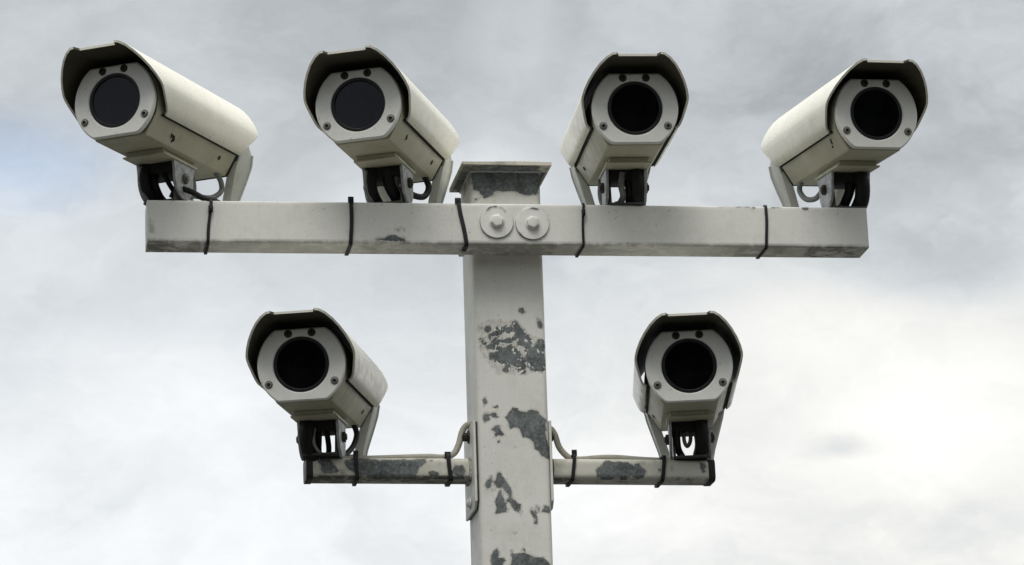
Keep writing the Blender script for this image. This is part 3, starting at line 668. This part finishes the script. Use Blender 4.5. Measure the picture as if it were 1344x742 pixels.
# marker scribbles on three of the camera bodies: strokes in (y, z) on the side panel
MARKS = {0: (1, [[(.86, -.20), (.90, -.27)], [(.93, -.21), (.96, -.25), (.99, -.21), (.99, -.33)], [(1.02, -.24), (1.05, -.30)]]),
         3: (-1, [[(.60, -.20), (.66, -.25), (.66, -.29)], [(.70, -.32), (.76, -.33)]]),
         1: (1, [[(.86, -.24), (.92, -.30), (.88, -.31)]])}
HOSES = [  # per camera: lists of (path, radius, material)
    [([(-.17, 1.30, -.60), (-.20, 1.24, -.74), (-.20, 1.30, -.92), (-.16, 1.50, -1.08)], .075, 'rubber'),
     ([(-.10, 1.45, -.60), (-.12, 1.40, -.80), (-.10, 1.50, -.98), (-.06, 1.62, -1.08)], .06, 'rubber'),
     ([(-.215, 1.22, -.62), (-.235, 1.20, -.80), (-.215, 1.30, -1.0), (-.20, 1.36, -1.09)], .03, 'hose'),
     ([(.02, 1.35, -.60), (.06, 1.45, -.80), (.12, 1.60, -.98), (.14, 1.75, -1.07)], .035, 'rubber'),
     ([(.10, 2.05, -.46), (.12, 2.14, -.66), (.14, 2.08, -.86), (.12, 1.80, -.98), (.1, 1.6, -1.06)], .042, 'hose'),
     ([(.30, 2.50, -.46), (.34, 2.60, -.60), (.33, 2.60, -.74), (.26, 2.40, -.86), (.18, 2.05, -.90), (.10, 1.8, -.95)], .038, 'hose')],
    [([(-.16, 1.30, -.60), (-.19, 1.26, -.74), (-.19, 1.32, -.92), (-.15, 1.48, -1.08)], .085, 'rubber'),
     ([(-.225, 1.22, -.62), (-.235, 1.22, -.80), (-.21, 1.30, -1.0), (-.19, 1.36, -1.09)], .028, 'hose'),
     ([(.05, 1.30, -.60), (.05, 1.36, -.80), (.10, 1.45, -.96), (.15, 1.60, -1.10)], .085, 'rubber'),
     ([(.16, 1.35, -.60), (.14, 1.40, -.80), (.18, 1.50, -.98), (.2, 1.60, -1.08)], .04, 'hose'),
     ([(.30, 2.50, -.46), (.34, 2.56, -.62), (.30, 2.42, -.78), (.24, 2.1, -.84), (.18, 1.7, -.84), (.1, 1.4, -.9)], .045, 'rubber')],
    [([(.14, 1.28, -.60), (.16, 1.26, -.76), (.17, 1.32, -.94), (.16, 1.42, -1.06)], .095, 'rubber'),
     ([(.04, 1.36, -.60), (.05, 1.34, -.80), (.06, 1.40, -.96), (.06, 1.52, -1.06)], .06, 'rubber'),
     ([(-.05, 1.28, -.62), (-.07, 1.28, -.80), (-.04, 1.34, -.95), (-.10, 1.42, -1.06)], .045, 'hose'),
     ([(-.22, 2.35, -.46), (-.24, 2.32, -.72), (-.20, 2.2, -.92), (-.12, 1.9, -1.04)], .045, 'hose')],
    [([(.15, 1.28, -.60), (.18, 1.24, -.76), (.18, 1.30, -.94), (.15, 1.45, -1.09)], .105, 'rubber'),
     ([(.02, 1.36, -.60), (.04, 1.40, -.80), (.0, 1.48, -.96), (-.04, 1.62, -1.09)], .07, 'rubber'),
     ([(.10, 1.45, -.60), (.10, 1.50, -.76), (.06, 1.55, -.90), (.0, 1.7, -1.08)], .05, 'rubber'),
     ([(-.31, 2.50, -.46), (-.34, 2.52, -.60), (-.31, 2.34, -.76), (-.26, 2.05, -.81), (-.22, 1.8, -.74), (-.15, 1.5, -.7)], .04, 'hose'),
     ([(-.05, 2.25, -.46), (-.06, 2.25, -.7), (-.04, 2.05, -.92), (.0, 1.7, -1.06)], .04, 'rubber')],
    [([(-.14, 1.28, -.60), (-.16, 1.25, -.74), (-.16, 1.32, -.92), (-.12, 1.45, -1.05)], .115, 'rubber'),
     ([(-.02, 1.38, -.60), (-.03, 1.40, -.8), (-.05, 1.46, -.95), (-.06, 1.55, -1.04)], .05, 'rubber'),
     ([(-.05, 1.24, -.68), (-.07, 1.22, -.86), (-.03, 1.26, -.98), (.02, 1.34, -1.03)], .022, 'hose'),
     ([(.30, 2.48, -.46), (.34, 2.50, -.62), (.30, 2.32, -.82), (.22, 2.0, -.98), (.2, 1.7, -1.03)], .040, 'rubber'),
     ([(.06, 1.42, -.60), (.09, 1.44, -.78), (.10, 1.46, -.94), (.08, 1.5, -1.04)], .038, 'rubber')],
    [([(.16, 1.28, -.60), (.17, 1.26, -.76), (.17, 1.32, -.94), (.15, 1.42, -1.04)], .10, 'rubber'),
     ([(-.07, 1.40, -.60), (-.08, 1.38, -.82), (-.04, 1.40, -.91), (.01, 1.42, -.82), (.015, 1.42, -.60)], .028, 'hose'),
     ([(-.17, 1.34, -.60), (-.18, 1.32, -.76), (-.17, 1.38, -.94), (-.12, 1.5, -1.04)], .05, 'rubber'),
     ([(.06, 1.40, -.60), (.09, 1.38, -.80), (.09, 1.38, -.92), (.06, 1.45, -1.03)], .028, 'hose')]]
def build_camera(i):
    x, y, z, yaw, pit, rol = POSE[i]
    P = Matrix.Translation(Vector((x, y, z))*S) @ Rz(yaw) @ Rx(pit) @ Ry(rol)
    zb = 0.0 if i < 4 else (-3.409 if i == 4 else -3.452)
    piv = P @ (Vector((0, 1.51, -.80))*S); base = Vector((piv.x/S, piv.y/S, zb))
    t = thing('security_camera', LABEL[i], 'security camera', base, yaw, 'security cameras on the post')
    L = (Matrix.Translation(base*S) @ Rz(yaw)).inverted() @ P
    T = lambda a, b, c: Matrix.Translation(Vector((a, b, c))*S)
    face = obj('face_plate', ME['face_plate'], t, L)
    for sx, sz in ((-.159, .42), (.159, .42), (-.443, -.251), (.443, -.251)):
        sc = obj('screw', ME['screw_dark' if sz > 0 else 'screw'], face, T(sx, -.0005, sz))
    obj('retaining_ring', ME['retaining_ring'], face)
    obj('window_glass', ME['window_glass'], t, L)
    obj('gasket', ME['gasket'], t, L)
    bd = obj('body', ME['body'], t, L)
    obj('rear_gasket', ME['rear_gasket'], bd); obj('rear_cap', ME['rear_cap'], bd)
    obj('window_well', ME['window_well'], bd)
    n_ = Vector((.842, 0, -.54)).normalized()
    for s_ in (-1, 1):
        if (i, s_) == (3, -1): continue
        sm = obj('side_screw', ME['side_screw'], bd)
        a = math.atan2(.54, .842)
        sm.matrix_local = T(s_*.455, 2.28, -.33) @ (Matrix.Rotation(a, 4, 'Y') if s_ > 0 else Matrix.Rotation(math.pi-a, 4, 'Y'))
    if i in MARKS:
        s_, strokes = MARKS[i]; mb = MB()
        for st in strokes:
            pts = []
            for yy, zz in st:
                cy_, cz_ = {0: (.93, -.25), 3: (.68, -.27), 1: (.88, -.28)}[i]; off = {0: (-.10, -.13), 3: (-.12, -.05), 1: (-.12, -.06)}[i]
                yy = cy_+(yy-cy_)*.7+off[0]; zz = cz_+(zz-cz_)*.7+off[1]
                k = (-.20-zz)/.29; pts.append((s_*(.552-k*.182+.004), yy, zz))
            mb.tube(pts, .012, 6)
        obj('marker_scribble', mesh(mb, 'marker_scribble', M['ink']), bd)
    obj('sun_cover', ME['sun_cover'], t, L)
    ln = obj('lens_barrel', ME['lens_barrel'], t, L); obj('lens', ME['lens'], ln)
    rl = obj('mounting_rail', ME['mounting_rail'], t, L); obj('rail_plate', ME['rail_plate'], rl); obj('gap_shade_strip', ME['gap_shade_strip'], bd)
    for s_ in (-1, 1):
        e = obj('bracket_ear', ME['bracket_ear'], t, L @ T(s_*.268, 0, 0))
        b = obj('pivot_bolt', ME['pivot_bolt'], e, T(s_*.021, 0, 0) @ (Matrix.Identity(4) if s_ > 0 else Matrix.Scale(-1, 4, (1, 0, 0))))
        if i == 0:
            b.data = ME['pivot_bolt_galv']
    obj('pivot_block', ME['pivot_block'], t, L)
    h = piv.z/S - zb
    obj('base_yoke', mesh(yoke_mesh(h), 'base_yoke', M['yoke'], bevel=.005), t, T(0, -.21, .002))
    obj('rear_bracket', ME['rear_bracket'], t, L)
    for pts, r, m in HOSES[i]:
        obj('hose', mesh(MB().tube(smoothpath(pts, 8), r, 12), 'hose', M[m], ang=60), t, L)
    return t
for i in range(6): build_camera(i)
cable('short black cable from the leftmost camera bracket to the first cable tie', [(-4.70, .22, .10), (-4.62, .18, .22), (-4.45, .10, .16), (-4.28, .05, .05), (-4.19, .03, .015), (-4.12, .10, .03), (-4.0, .3, .03)], .04, M['rubber'])
